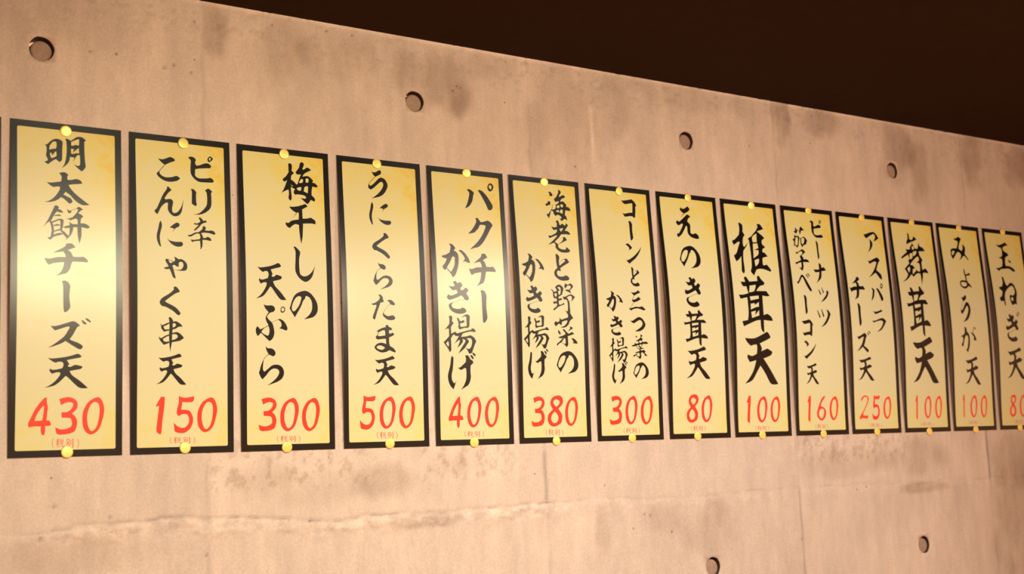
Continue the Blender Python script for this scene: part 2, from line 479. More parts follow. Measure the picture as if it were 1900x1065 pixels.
# ------------------------------------------------------------------ brush lettering
# outlines in tenths of a millimetre; '!' marks a sharp corner, H a hole, S a brush line given as x,y,width
GLYPHS = {
    '明': '0,150! 30,158 57,140 101,95 156,64 205,64 250,85 258,107! 252,205 251,309 245,356 218,384 193,372 166,349! 127,373 94,400 61,432! 32,417 10,400! 51,381 54,358 32,309 40,251 38,188 27,169;H76,213 84,166 117,117 150,101 172,111 175,168 164,203! 123,208 84,223;H84,275 106,264! 114,306! 139,269 166,238 174,271 171,309! 111,341 95,325;291,46! 322,45 372,68! 416,32 461,3 517,0 557,22 579,43! 556,62! 556,173 563,317 574,415! 554,457 514,490! 464,449 409,399! 464,417 492,405! 498,353 493,261! 460,264! 432,302 398,375! 418,303! 359,298! 353,333 336,381 292,431 242,471! 281,409 304,315 313,199 310,107 302,62;H374,83! 416,61 472,34 486,53 480,129! 438,119 405,134 374,137!;H371,181! 416,182! 393,237! 443,191 480,158! 485,238! 443,237 393,254 373,244!',
    '太': '202,17! 240,0 285,0 318,23 326,39! 312,52 314,92 328,102! 378,94 428,78 473,85 506,108 517,136! 461,147 394,156 330,171! 349,209 404,273 487,340 615,430! 542,441 486,429 420,386 348,312 288,272! 257,314! 304,333 354,357 381,395 367,422 342,432 314,415 271,376 227,351! 194,382 139,413 73,432 0,436! 73,410 139,353 183,292 211,239 209,205! 162,209 124,218 75,194 32,155! 75,160 130,152 228,131! 234,88 232,54',
    '餅': '159,10! 186,5 219,25! 208,49 191,84 147,150 114,214 65,252 0,324! 38,265 71,207 109,125 142,54;197,50! 246,66 279,100! 235,100 202,92 169,89!;153,147! 202,131 235,132 246,151! 202,151 153,158!;S92,211,22 122,281,31 133,359,31 124,433,39;S119,248,20 169,222,20 223,198,20 256,204,28;S256,209,45 256,271,37 245,329,28;S141,291,8 168,282,20 196,276,23 234,279,11;S138,376,11 190,352,18 239,335,18;62,454! 91,452 124,427 173,401 233,383 277,400! 255,407 189,428 140,449 102,488 75,475;S236,341,22 288,388,36 329,433,42;329,39! 356,65 390,54! 381,86 362,102 337,84;S384,59,4 462,27,6;456,23! 490,0 523,17 546,36! 512,55 478,92! 523,109 550,135! 528,154 514,172! 510,230! 566,231 605,245 644,279! 599,297 566,291 524,285! 523,365 520,422 495,517! 476,437 468,358 468,290! 410,294! 404,340 382,398 343,446 293,489! 321,453 349,412 360,354 360,303! 311,313 267,302! 311,284 360,269! 361,241 350,219! 388,242 421,250 471,247! 472,193 450,169 411,183 366,201 355,187 311,182! 367,167 400,153 445,104 478,47',
    'チ': '294,5! 366,0 393,21 421,50! 377,67 313,96! 354,119 387,182! 454,183 526,176 559,194 593,231! 576,249 509,247 376,250! 359,295 343,352 299,411 233,434 157,462! 201,421 233,381 261,301 261,262! 179,275 114,287 59,310 27,276 0,222! 70,226 168,200 283,194! 283,166 255,117! 179,130 108,143! 190,99 255,61 283,36',
    'ー': '0,11! 44,0 88,23 115,72! 107,144 102,233 111,311 116,360! 95,400 51,434 29,419 24,369 20,259 19,121 14,49',
    'ズ': '34,117! 88,118 163,100 272,63 332,45 365,52 404,76 431,105! 393,126 350,204 312,266 290,286! 312,304 384,330 439,357 469,384 459,411 434,426 395,413 313,365 236,317! 188,345 107,380 0,415! 80,364 155,308 219,252 262,185 289,134 278,118 229,131 94,178! 67,152;447,25! 475,35 503,56 520,81 492,84 464,60;497,4! 525,0 558,21 581,46 570,54 536,39',
    '゛': '0,25! 28,35 56,56 72,81 45,84 17,60;50,4! 77,0 111,21 133,46 122,54 89,39',
    '天': '42,61! 96,68 166,62 284,44 366,23 442,0 475,16 497,35! 470,52 393,67 296,87! 312,114 332,147! 313,158 318,177! 351,177 405,151 460,159 493,167 510,180! 482,205 428,217 335,234! 358,278 396,313 479,370 584,463! 534,468 480,463 441,441 381,387 320,327 282,300! 234,349 181,398 117,436 0,463! 74,426 137,377 180,328 211,279 203,252! 157,255 99,274! 66,231 76,204! 103,220 157,217 237,197! 253,153 242,121 215,110 177,113 145,124 96,101',
    '4': '240,0! 245,77 258,141 250,198 240,310! 280,315 304,371! 272,383 225,382! 222,462 206,510! 178,494 166,445 169,389! 75,388 12,399! 0,355 34,275 88,164 150,76 204,16;H206,117! 174,141 112,236 82,316! 184,309! 199,221',
    '3': '52,24! 149,0 222,8 279,45 300,103 280,168 224,220! 265,257 294,323 286,396 258,461 178,492 57,501 17,481! 0,400! 72,429 153,422 217,387 221,322 192,281 87,276! 82,203! 151,199 207,167 239,110 231,78 174,69 117,85 77,109!',
    '0': '204,0 254,29 288,104 297,195 273,310 240,408 190,473 124,504 67,487 17,421 0,323 7,208 48,110 105,45;H180,66 221,95 234,178 223,293 190,407 132,460 91,422 66,323 69,225 97,135 138,78',
    '税別': 'S12,0,6 0,47,9 5,92,8 20,124,5;S90,4,11 59,17,6;S50,41,9 95,33,11;S72,13,15 73,116,10;S70,53,13 53,89,4;S77,56,10 91,72,6;S106,7,8 115,20,11;S144,5,10 133,23,6;S109,36,8 113,56,8;S109,36,8 142,32,9 140,57,8;S113,56,8 140,57,8;S115,63,10 96,112,4;S131,64,10 134,104,10 154,109,13 161,94,3;S189,15,8 194,51,8;S189,15,8 226,14,10 221,52,8;S194,51,8 221,50,8;S190,74,9 226,70,10 222,107,10 210,106,3;S208,56,10 188,115,3;S246,25,9 246,80,10;S273,8,13 275,117,12 260,110,3;S332,7,5 351,55,9 344,100,8 331,132,5',
    'こ': '21,35! 70,47 114,37 164,15 203,0 247,12 277,39! 257,60 201,82 134,119! 118,121 80,98 47,68;S126,117,8 78,174,8 33,230,8;31,225! 41,238! 44,259 76,289 130,306 186,303 241,290 286,272 319,282 349,304! 312,338 251,360 184,369 118,361 53,329 10,290 0,258',
    'ピ': '0,54! 34,34 68,34 107,52 123,83! 109,107 117,145 133,160! 184,147 236,122 282,109 328,118 358,149! 338,179 292,183 223,193 161,202 109,215! 105,274 107,312 135,337 180,347 305,335! 334,321! 374,342 391,369 379,389 321,397 179,402 117,378 67,333 40,280 36,197 44,103 33,76;339,0 364,9 384,32 363,65 331,87 311,81 300,54 313,19;H338,20 355,29 346,52 340,70 326,52 324,32',
    'ん': '194,5! 216,0 243,25 264,50! 219,87 185,133 157,174! 173,192 217,182 256,182 280,207 282,239 270,295 266,350 279,376 306,382 345,365 385,318 415,261 442,166! 432,238 419,315 401,371 367,412 316,430 272,422 224,380 203,333 204,279 207,251 188,236 149,261 105,308 71,371 51,415! 26,407 0,368! 39,330 84,234 136,121 193,35',
    'リ': '0,35! 37,27 70,48 92,79! 83,97 83,212 91,250 82,268 65,277 15,246! 17,163 19,64;221,32! 270,0 304,16 335,44! 314,65 318,137 316,220 303,282 261,335 192,380 118,402 33,406! 113,386 176,337 223,283 247,232 252,143 245,66',
    'に': '59,0! 75,37 77,85 56,167 44,232 48,296 61,378! 44,376 18,330 0,267 1,203 22,121 40,39;194,92! 242,48 298,14 331,20 347,46! 319,78 285,94 263,117! 252,102;148,246! 183,276 226,289 292,296 364,291 389,314 380,344 358,359 302,365 247,347 198,313;S260,109,8 237,154,2',
    '辛': '174,13! 194,0 222,20 250,53! 279,40 301,66! 255,80 215,103 174,152 122,200! 97,201 108,184 175,114! 141,114 99,109! 108,92 153,94 199,65! 193,41;231,143! 254,124 287,155! 264,184! 309,192 366,185 406,196 428,227! 411,245 342,228 257,223 206,235! 228,269 236,301! 272,301 307,282 346,299 366,330! 340,340 283,330 226,334! 225,421 195,483! 194,413 189,348! 136,354 90,365 68,375! 46,338! 91,341 187,323! 196,293 183,244! 144,244 98,267 58,291 25,296 0,274! 48,268 110,233 172,218 230,170',
    'や': '0,172! 32,159 72,148! 59,122 37,89 24,54 42,38 60,41! 95,98! 123,88 150,73 168,54 164,24 158,0! 187,11 221,34 260,31 305,51 341,89 352,137 340,177 317,196 257,201 194,198! 148,194! 212,191 257,182 285,149 295,113 282,79 250,70 225,86! 222,144! 194,141 158,119! 127,132! 140,166 161,253 174,305 160,316 129,289 112,238 85,182! 31,190;S60,43,7 96,57,7 141,76,9',
    'く': '201,13! 230,0 264,20 296,66! 278,83 239,97 156,152 73,217! 106,239 184,273 243,309 291,359 303,387 286,408 262,407 194,353 130,318 67,292 29,289! 0,252 0,220 24,181 73,146 132,111 181,71 208,41',
    '串': 'S174,27,44 182,128,49 174,254,46 174,354,38 170,415,23 168,495,1;145,18! 158,0 190,17 216,61! 195,77! 158,53!;23,90! 49,122! 106,95 158,76! 158,93! 111,120 70,136! 80,166 101,180 153,174! 153,194! 117,200 80,214! 39,167 33,127;195,72! 248,58 290,74 332,103 353,136! 300,135 247,166 195,178! 195,153! 237,136 255,111 237,88 205,94!;0,283! 34,307! 91,271 158,244! 158,264! 106,286 60,317! 75,346 106,353 153,347! 153,370! 107,386 75,399! 39,362 8,318;195,228! 268,211 316,235 353,270 371,299! 332,321 316,334 247,348 190,359! 195,329! 247,312 276,287 276,261 247,242 195,246!',
    '梅': '130,48! 161,38 191,67 184,154! 210,173 221,193! 178,226 168,291! 220,322 257,362! 280,345 306,271 340,196! 278,202 252,176 264,153 313,84 326,25 362,0 395,33 366,108! 389,116 444,78 483,89 517,114! 442,151 394,184 362,227! 440,212 486,226 542,271! 529,308! 576,318 617,354! 597,378 527,370! 512,439 510,511! 544,537 566,571 556,608! 495,584! 454,638 423,648 318,564! 379,573 411,563 404,535 351,518 259,515! 235,524 206,488 231,436! 201,424 163,406! 165,470 172,583 151,624! 118,588 129,516 124,452! 77,471 0,517! 48,445 106,304! 63,337! 34,315 39,289 85,249 134,180! 132,116;H161,367! 198,389! 187,400!;H375,276! 345,264 329,283 304,325 327,334 366,319!;H423,253! 454,250 468,270 459,314! 420,318! 414,276;H262,418! 317,396 340,408 326,452 292,452 269,439;H394,389! 426,375 453,383 445,485! 376,458!',
    '干': '68,62! 148,59 240,37 342,0! 379,36! 284,90! 287,233! 356,227 423,208! 472,233 502,259 500,309! 431,300 291,311! 283,432 275,525 250,629! 236,541 225,436 221,337! 160,328 106,360 66,398! 21,373 0,340 1,311! 46,318 93,283 155,264 220,252! 224,159 206,143 182,148! 130,124 93,92;S190,148,10 134,220,3',
    'し': '0,2! 27,0 67,29 106,73 105,114 89,183 86,277 90,358 102,419 149,448 196,445 252,417 309,358 360,268! 330,357 307,433 264,492 208,529 160,528 86,482 34,410 19,343 28,187 31,81 19,38',
    'の': '0,277! 31,190 62,113 105,58 165,23 248,0 308,8 367,46 425,114 460,184 470,259 457,325 407,386 341,412 233,435! 312,378 361,312 377,241 370,160 336,102 294,79 270,83! 257,121 227,155 196,226 159,292 116,358 86,410! 46,350;H169,85 198,102 192,140 166,211 124,272 88,311 58,317 38,291 39,243 61,183 97,123 133,94',
    'ぷ': '131,0! 173,16 219,15 279,15 317,60 290,106 237,120! 198,158 184,188! 210,224 262,270 287,330 300,420 279,493 246,530 217,545! 174,507 84,426! 32,478! 6,434 0,374 26,331 46,349 71,375! 123,353 196,314! 202,302 177,261 161,207 178,164 211,115! 160,62;H205,320! 143,352 104,389 94,413 129,442 188,465 207,452 221,404 218,356;361,219! 401,211 460,246 500,305 516,354 492,382 452,368 386,351 360,361! 406,332 420,302 407,254 374,227;S262,269,4 321,238,4 368,222,6;444,21 477,38 483,63 469,100 436,116 409,102 407,65 421,34;H444,37 464,48 467,69 453,94 433,95 418,77 427,49',
    'ら': '115,0! 147,30 199,29 250,55 272,102 257,136 227,146 161,120! 125,57;S161,122,7 117,151,7 88,185,8;88,175! 73,246 66,320 73,360 95,376! 160,325 212,285 278,270 352,286 396,337 407,397 381,465 321,513 218,553 130,580! 218,526 285,466 322,412 329,371 307,341 263,328 212,338 160,379 116,433 58,490! 29,454 0,390! 15,360 37,280',
    'う': '68,30! 103,45 152,35 207,0 237,11 244,42 222,71 136,115! 101,88;S130,115,6 74,171,7 17,230,6;14,231! 27,262 51,265 101,228 163,168 207,129 250,120 309,144 348,205 351,259 317,332 253,403 173,442 46,474! 120,430 189,371 240,312 273,250 270,207 246,188 210,202 147,256 91,304 42,333! 7,312 0,275',
    'た': '133,11! 156,0 188,20 209,48 206,72! 224,101! 212,120 162,132! 138,190 103,268 62,384 48,404! 18,376 25,338 54,270 89,183 73,167! 29,175 0,153! 52,141 108,110 148,70 152,41;285,88! 330,79 374,90 412,122 425,150 400,164 339,151! 329,125;S333,149,6 259,215,4 208,291,6;207,284! 223,307 261,330 305,338 378,323 411,344 427,363! 404,392 337,402 276,392 227,360 198,322',
    'ま': 'S229,21,33 231,88,64 234,192,58 235,295,53;206,6! 242,0 265,30! 307,45 324,75! 300,79 264,82! 263,129! 286,136 329,117! 361,142! 328,169 261,196! 265,294 282,335! 335,360 376,406 370,427 346,425 263,395! 203,425 120,434 55,412 8,377 0,346 39,304 104,282 158,286 211,301! 207,218! 135,222 58,232 23,207 30,181 60,157! 65,175 107,179 196,164! 192,95 162,85 120,97 84,118! 37,107! 91,72 151,47 205,35!;S78,116,8 57,160,10;H32,351! 62,329 116,326 163,343 186,360! 144,390 103,390 55,376',
    'パ': '59,158! 90,140 144,156 196,191! 173,268 156,337 108,409 63,449 0,477! 48,393 86,286 101,202;278,149! 310,136 364,152 434,209 497,288 548,362 563,408 535,458 490,472 460,453 434,392 390,312 335,223;541,0 583,22 599,63 577,112 529,146 490,126 474,80 496,25;H530,33 557,46 561,72 547,105 522,96 505,72 510,45',
    'ク': '162,12! 206,0 232,28 272,71! 353,49 411,33 467,59 507,108! 459,169 394,271 329,366 258,449 191,496 118,516 16,549! 106,477 198,393 277,297 334,202 360,140 341,114 247,115! 214,175 160,227 115,260 0,284! 76,215 138,138 180,56',
    'か': '163,0! 215,2 261,32 287,69! 253,107! 310,136 338,187 339,282 322,372 281,480 243,535 200,555! 175,503 90,414! 61,445! 22,412 20,377 68,327 107,260! 87,247 39,241 0,214! 49,199 98,184 170,144! 189,78 192,37;H232,206! 213,224 167,304 98,402! 177,471! 223,407 255,340 263,263 262,222;347,98! 397,92 464,132 523,200 555,257 559,299! 531,300 476,280 412,290! 456,257 459,216 420,158',
    'き': '130,20! 180,0 220,39! 270,16 310,46 308,82 272,113! 291,153! 341,133 377,102 432,141 387,196! 426,252 438,287! 395,312 340,294! 330,268 286,235! 215,267 53,318 0,277! 30,223! 64,245 126,236 218,197! 206,163 193,146! 123,158 76,122 44,83! 99,95 161,89! 156,54;S343,296,5 226,325,5 106,368,6;121,353! 95,383 90,418 117,446 186,461 262,455 298,430! 353,454 380,488! 344,522 252,540 162,531 80,494 41,449 32,409 51,379',
    '揚': '114,46! 154,31 184,57 174,116! 208,155! 155,216 153,282 156,327! 232,289! 263,318! 390,288 503,259 544,254 565,227! 608,239 639,275! 619,289 551,281 470,293 382,318! 344,375! 452,363 533,344 604,382 642,441! 608,502 561,609! 540,639 492,640! 462,584 423,545! 366,592 286,647! 343,560 417,466 426,426 371,404! 378,447 329,508 264,552! 306,482 323,435! 299,429 203,494! 252,437 301,363! 238,362! 199,340 167,373 146,407! 148,498 146,597 114,627! 91,578 0,469! 56,422 112,368! 111,250! 84,244 21,269! 77,218 121,164! 124,92;H90,447! 46,487! 96,545! 105,493;H451,399! 483,392 539,397 562,450 543,523 510,563 462,564 423,542! 464,492 501,448! 482,418;271,67! 303,66 325,105 348,117 397,99 428,122! 395,142 335,154! 338,204 377,209 465,193! 461,107 455,41 415,39 354,67! 416,19 481,0 528,32 521,105 513,205! 472,226 424,224 320,254! 297,218 303,152',
    'げ': '86,68! 112,92 110,160 97,270 74,368 76,441 101,490 130,505 167,459! 137,527 106,603! 63,569 20,502 0,405 12,332 47,222 67,99;342,55! 390,51 427,81 441,115! 485,136 503,173! 446,217! 440,316 446,402 425,483 387,538 319,575 245,615! 305,544 352,446 361,341 355,268 333,258! 296,274 251,290 193,251! 230,253 282,219 350,163! 359,107;439,50! 480,50 513,96! 493,118! 464,87;481,0! 526,18 555,48! 536,64! 503,43',
    '海': '83,53! 115,48 156,70 178,110! 145,127 106,122! 105,87;0,272! 32,269 84,215 120,244! 102,287 66,290 28,316!;20,446! 55,452! 132,355! 160,364 212,348! 238,293! 225,280 294,236! 304,199! 230,223! 201,184 214,160 253,127 303,46 298,11 321,0 355,24 357,47 312,110 325,124! 401,85 436,99 448,125! 404,141 358,165 329,209! 398,200 433,224 466,257! 456,293! 500,293 534,316 546,345 530,361! 436,354! 414,438! 447,471 463,535! 400,510! 360,543 330,554! 298,506! 334,509 337,486 289,454 246,452 215,475! 175,439 171,399! 123,379! 85,476 66,524! 27,480;H248,310! 268,279 291,274 314,293 301,321 257,330;H327,268! 358,254 386,257 391,287 375,306 346,305;H223,383! 261,365 290,366 290,401 258,401;H304,403! 330,356 364,348 377,365 368,424!;S168,270,5 140,348,9',
    '老': '206,29! 237,0 264,24 281,76! 302,86 341,57 403,91! 429,41! 470,77! 428,130 387,180! 445,182 480,203 507,230! 483,244 403,241 300,251! 252,307 150,390! 225,434! 311,373 340,330 331,307! 377,292 423,345! 354,376 225,437! 221,478 255,505 312,516 378,512 397,467! 452,504 478,535! 439,561 365,571 278,568 208,537 162,488 164,435 126,409! 59,437 0,455! 85,394 155,337 210,286 197,273! 130,298 43,336! 16,288! 73,287 148,256 202,223 221,168! 148,183 121,158 96,119! 152,135 219,122! 225,57;H273,153! 355,135! 350,153 305,203! 285,181',
    'と': '50,10! 81,0 112,25 130,56 114,121 118,185 130,201! 187,160 245,119 247,97 214,88! 269,69 296,76 339,124! 317,147 232,189 133,248! 146,290! 122,300 89,288 61,311 55,343 75,380 127,395 195,387 244,368 296,384 321,420 298,448 223,462 142,461 58,428 2,373 0,320 30,276 73,247! 59,178 56,93;S217,88,7 171,112,5 128,153,3',
    '野': '0,133! 22,127 58,171! 121,156! 123,128 89,92! 135,52 180,39 230,54 270,92 268,127 241,191! 244,208! 172,246 153,269 170,286! 207,273 238,292! 212,307 160,321! 157,366 170,389 207,384 252,363 243,334! 284,376! 235,395 139,430 49,496! 29,468! 103,420 120,391 107,363! 55,382! 32,354 47,337! 109,334! 118,299 105,283 69,287! 39,246 42,200 27,161;H140,90! 177,79 208,95 211,152 197,204 167,217 158,195 157,155 194,139!;H71,204! 97,192 118,197 118,242 89,252 73,227;325,0! 341,28! 377,29 434,3! 472,30 492,58! 452,101 414,126! 433,165 417,177! 375,156 307,136! 342,115 385,121! 423,96 437,67 413,45 361,53 321,101! 297,73 308,33;252,242! 296,246 371,214 423,197 474,212 516,242! 476,290 414,333! 446,291 449,245 407,224 339,256! 359,284 392,334! 394,414 400,506! 385,564! 349,568! 315,515 270,476! 316,497 346,491! 354,416 348,336 329,296 278,298! 254,265',
    '菜': '125,75! 154,119! 254,88 308,72! 310,37 357,0 387,38! 420,82! 350,127! 311,198! 264,235 201,254 130,249! 220,222 277,164 287,129 252,127 170,154! 158,217! 106,184! 29,235! 0,187 37,144! 72,164 117,141!;79,293! 126,337 128,382! 81,345;327,233! 372,235 406,262! 351,288 287,318! 343,261;191,272! 226,292 286,346! 321,352 376,323 429,356! 365,376 283,399! 288,493 286,549 253,591! 214,550 136,510! 91,532 50,571! 43,537 110,490 193,422! 148,440 64,425! 177,391 231,369! 232,341 189,303;H210,432! 183,461 145,507! 198,530 233,522 232,445!;358,432! 416,437 477,482 493,523! 448,524 385,515! 404,490',
    'コ': '0,35! 38,41 148,22 246,0! 292,29 330,69 352,117! 324,131! 320,226 301,336! 270,341 237,318! 176,320 60,341! 28,306 2,270! 48,283 171,257 244,251! 260,103 245,76 202,82 85,105! 34,79',
    'ン': '12,19! 57,0 98,11 142,46 163,72! 142,93 81,129! 94,96 79,64;0,302! 45,306 135,261 227,199 322,114 386,39! 353,112 294,195 219,270 127,331 77,372! 29,342',
    '三': '70,47! 137,52 211,33 240,0! 304,44! 218,76 147,110! 114,80;79,187! 157,176 217,146 245,121! 304,162! 238,200 127,232!;S148,106,7 99,186,7;S127,228,6 47,332,4;0,338! 62,335 167,308 261,308 319,294! 374,327 398,358! 350,367 268,343 196,338 112,353 53,382!',
    'つ': '0,69! 56,71 142,25 206,0 277,17 336,77 358,139 318,202 242,247 169,261 102,259! 192,214 257,173 291,125 278,79 233,53 170,75 106,108 54,110',
    '葉': '95,15! 130,33 153,27! 122,63!;212,4! 241,0 273,24! 232,47! 274,78! 251,101! 257,122 286,132! 345,123 374,133 402,157! 358,164 262,166! 254,193 223,232! 295,241! 266,253 214,259! 221,286! 272,274 301,279 329,300! 306,323! 335,347 370,379! 311,377 291,339 248,318 219,324! 223,406 189,439! 157,412 115,391! 101,364! 53,403! 36,376 102,348 117,331! 67,322! 133,307 184,292 185,260! 149,258 121,228 108,202! 35,217 0,196! 36,190 73,175 71,148! 117,163 168,151 155,119! 90,115! 157,92 209,58 225,30;H181,124! 199,107 236,109 249,133 227,145 190,146;H189,178! 233,175 239,193 216,218 195,205;H123,196! 167,190 173,217 201,243! 157,247 136,228;H124,337 168,325 185,346 184,384 151,390 123,375',
    'え': '131,64! 157,35! 199,59 263,47 332,0! 388,54! 337,102 232,152! 157,110;S227,152,13 141,227,2;18,311! 33,297 93,316! 183,251 303,160! 355,176 387,208! 329,233 293,297! 358,354 353,450 352,519! 405,532 481,509! 539,546 560,593! 529,619 447,614 359,593 294,543 276,483 279,401 250,383! 198,461 121,555 30,619! 0,584 15,543 50,547! 106,475 162,396 172,361 147,346! 65,389 23,365 6,333',
    '椎': '226,22! 256,9 328,57 315,185! 362,251! 308,312 287,441 314,492! 441,388! 368,478 280,568! 254,716 258,957 219,1021! 176,972 184,877 203,677! 133,745 53,791! 0,680! 82,622 144,513 206,404! 164,396 37,468! 2,418 10,375! 69,361 202,256! 236,138;721,12! 811,0 900,95! 714,151! 849,232 902,277! 819,331 821,405! 902,458! 820,501 810,566! 868,572 939,643! 807,672 785,716 785,811 812,825! 891,805! 995,905 974,943! 887,921 741,898 604,916 551,972 503,1043! 426,963 465,861 479,597 463,344! 446,314 535,265! 687,137! 744,58;H693,195! 563,274 567,380! 679,372!;H563,406! 690,393! 704,487! 578,533! 697,530! 683,616 543,699!;H558,740! 683,701 660,797 568,860!',
    '茸': '183,57! 242,37 325,129! 555,106! 551,26 604,0 659,66 748,130! 725,177! 606,206 495,303! 775,295! 862,383! 778,398 656,387! 650,569 652,773! 754,741 864,800 899,872! 824,875 644,864! 640,1112! 563,1047 554,867! 413,889 82,1005! 42,907! 204,879! 233,743 233,519 226,440! 38,477! 0,394! 112,394 269,359! 231,225! 135,224 83,142! 211,141!;H322,209! 495,183! 478,247 428,318! 295,341!;H301,420! 549,392! 549,454! 491,462! 316,498!;H309,561! 416,545! 428,578! 541,517! 533,614! 465,616! 304,673!;H308,718! 440,691! 407,782! 531,676! 529,778! 321,836!',
    '天b': '35,129! 297,129 569,30 672,0 749,95! 696,131 440,224! 491,318 465,376! 583,339 651,322 781,381! 727,451 525,512! 636,636 761,794 912,999! 785,1011 688,977 563,796 437,649! 335,775 200,934 0,998! 104,912 238,753 326,549! 146,585! 84,496 102,439! 215,471 348,424! 356,253 191,275! 96,213',
    '茄': '114,39! 154,54 175,88! 249,83! 250,41 290,0! 336,39 383,78! 294,89 267,133 224,183! 235,126 220,94 172,107 149,160! 87,137 66,105! 119,106!;65,185! 120,209! 175,201 221,240! 187,317 165,398 114,453! 58,401! 12,432! 39,360 41,318! 0,288! 65,260!;H105,238! 149,231 168,258 142,376 110,407! 65,381! 82,310;235,234! 266,246! 334,204! 390,228 434,282! 384,370! 329,378 266,429! 235,380 230,300;H264,260! 315,233 353,245 340,316 290,371! 261,345',
    '子': '54,70! 131,61 256,0 314,27 347,56! 276,96 225,130! 272,185 255,208! 346,198 405,221 431,255! 360,259 245,261! 245,327 224,408 185,445! 142,404 96,380! 171,384! 187,331 186,269! 113,287 43,321! 0,285! 79,267 188,225! 165,147! 238,98 257,62 223,42 155,68 78,108',
    'ベ': '0,186! 61,165 143,56 186,28 246,51 329,160 438,321 414,352 377,341 292,232 214,87! 177,80 112,162 51,222!;S322,20,27 369,79,21;S370,0,27 420,46,21',
    'ナ': '175,0! 237,37 245,104! 318,87 377,151! 295,163 233,173! 211,296 139,367 50,425! 129,314 170,190! 49,203 0,145! 99,147 170,136!',
    'ッ': 'S0,45,20 47,130,36;S97,0,16 133,92,36;231,41! 296,78! 252,167 149,252 32,297! 134,213 217,129',
    'ツ': 'S0,37,23 55,161,39;S124,5,20 168,137,42;265,0! 332,24 385,89! 322,198 219,307 74,365! 205,255 302,105',
    'ア': '0,68! 61,61 172,26 265,3 346,0 411,47 470,125! 389,169 292,208! 346,139 364,83 331,42 289,50 193,90 81,152! 35,117;159,163! 208,181 255,233 242,299 187,373 73,456! 139,371 169,298 177,216',
    'ス': '38,87! 119,82 227,37 343,0 392,27 425,64! 364,118 296,236 287,278! 385,338 422,384 427,449 404,474! 348,435 272,356 231,334! 139,387 0,453! 96,377 197,277 285,153 296,98 233,96 146,125 86,155!',
    'ラ': '59,42! 140,55 277,28 323,0! 376,35! 271,71 133,108!;0,239! 81,247 253,199 356,180 420,204 465,245! 386,343 292,430 137,482! 280,389 360,280 332,239 215,243 60,285!',
    '舞': '381,0! 426,30 430,142! 524,141 573,65! 681,125! 532,186 478,195 533,258! 586,333! 673,328 719,190! 753,278! 851,305 915,375! 694,394! 709,483! 793,579! 747,626 740,739 743,805! 840,761 916,818 932,868! 766,860 726,963 662,1138! 664,966 654,888! 551,883 410,968! 335,917! 208,1023 0,1111! 161,1003 231,922! 137,806! 321,673! 300,619 345,572 313,485! 94,587! 76,555 291,430! 254,366! 390,368 422,299 481,262 478,195! 311,262! 326,194 374,123;H367,470! 459,442 462,509 431,567 359,582!;H490,418! 609,388 594,456 476,519!;H224,801! 303,752 326,806 273,887!;H413,802! 506,774 511,829 468,865 388,914!;H349,705 476,597 634,510 669,586 569,648 654,654 669,743 649,833 563,827 476,754 416,712;H483,295! 544,291 549,347 477,363',
    'み': '173,46! 246,47 346,0 435,52! 400,89 347,168 305,274! 402,326! 453,265 455,172! 499,181 546,259 501,378! 618,510! 588,517 488,431! 440,439 362,496 269,542! 354,456 358,398 286,356 218,372 158,433 52,532! 6,460 0,374 14,316 85,283 232,273! 277,195 305,107! 236,94 186,74;H57,342! 126,337 138,366 64,445! 37,406',
    'ょ': 'S199,0,29 201,69,46 224,165,46 232,251,46 272,318,66 338,361,50 395,398,20;S251,129,40 322,108,40 361,101,64;S225,280,46 135,268,40 39,278,40 0,326,40 25,376,40 101,412,44 197,402,46 264,353,55 248,302,46',
    'が': '172,0! 227,8 259,108! 321,153 342,253 328,387 284,489 244,563! 183,497! 230,463 278,322 278,221 238,182 179,211 135,298 83,426 55,433! 25,394 90,300 87,226! 0,209! 104,179 167,124;383,105! 482,129 562,214 588,287! 486,283 494,216;S495,34,23 486,102,16;S510,6,18 555,12,30 586,38,18',
    '玉': '130,69! 240,77 360,46 471,0! 541,27 582,67! 464,86 378,130 378,184! 444,227 515,246 566,297! 423,360! 391,486 398,555! 526,555 646,587 724,637 725,684! 626,666 510,618 354,627 197,643 107,694! 0,623! 128,616 254,571! 288,491 287,399! 141,377! 260,354 307,320! 332,218 302,135! 216,125;521,400! 597,427 637,471! 548,469!',
    'ね': '187,0! 255,11 280,94 318,177! 371,203! 458,142 546,123 620,162 673,238 705,357 659,501 653,635! 586,610 480,649! 414,568 402,463 440,405 531,429! 619,361 619,262 562,201 490,204 366,267 262,349 211,464 215,653! 176,669 153,558! 42,576! 0,501 96,448 146,341! 63,295 14,255! 153,221! 201,127;H446,482! 500,458 540,492 502,550 457,538',
    '1': '80,0! 135,2! 128,131 103,307 85,497 63,525! 23,496 12,447 37,250 51,127! 0,141! 29,81',
    '5': '74,0! 149,25 231,18 303,4! 299,58 276,83 231,90 126,86! 111,193! 186,197 246,222 284,309 276,394 238,465 171,514 104,523 37,511 11,489! 0,376! 59,427 119,449 178,436 220,379 224,315 201,265 149,254 111,264 74,285! 44,249 52,171 74,93',
    '8': '246,0 307,21 339,88 318,154 232,225! 304,316 308,400 283,466 213,506 137,526 62,510 12,456 0,384 25,313 118,236! 75,170 69,98 109,39 170,9;H199,63 251,87 265,123 234,165 187,195! 136,141 133,99 161,72;H158,272! 213,327 229,387 200,446 139,469 95,445 71,385 100,320',
    '6': '217,0! 261,9! 205,66 139,138 113,203! 170,216 230,252 262,319 238,408 171,474 109,485 49,460 0,400 1,316 37,227 95,125 152,48;H132,252 194,270 198,342 157,425 112,443 70,412 51,352 78,281',
    '2': '79,120! 57,83 106,28 174,0 249,6 294,40 302,84 249,182 168,292 117,360 110,396! 179,409 273,404! 250,460 221,472 166,465 83,458 15,487! 0,444 70,365 171,249 242,139 265,65 229,28 172,34 114,71',
}
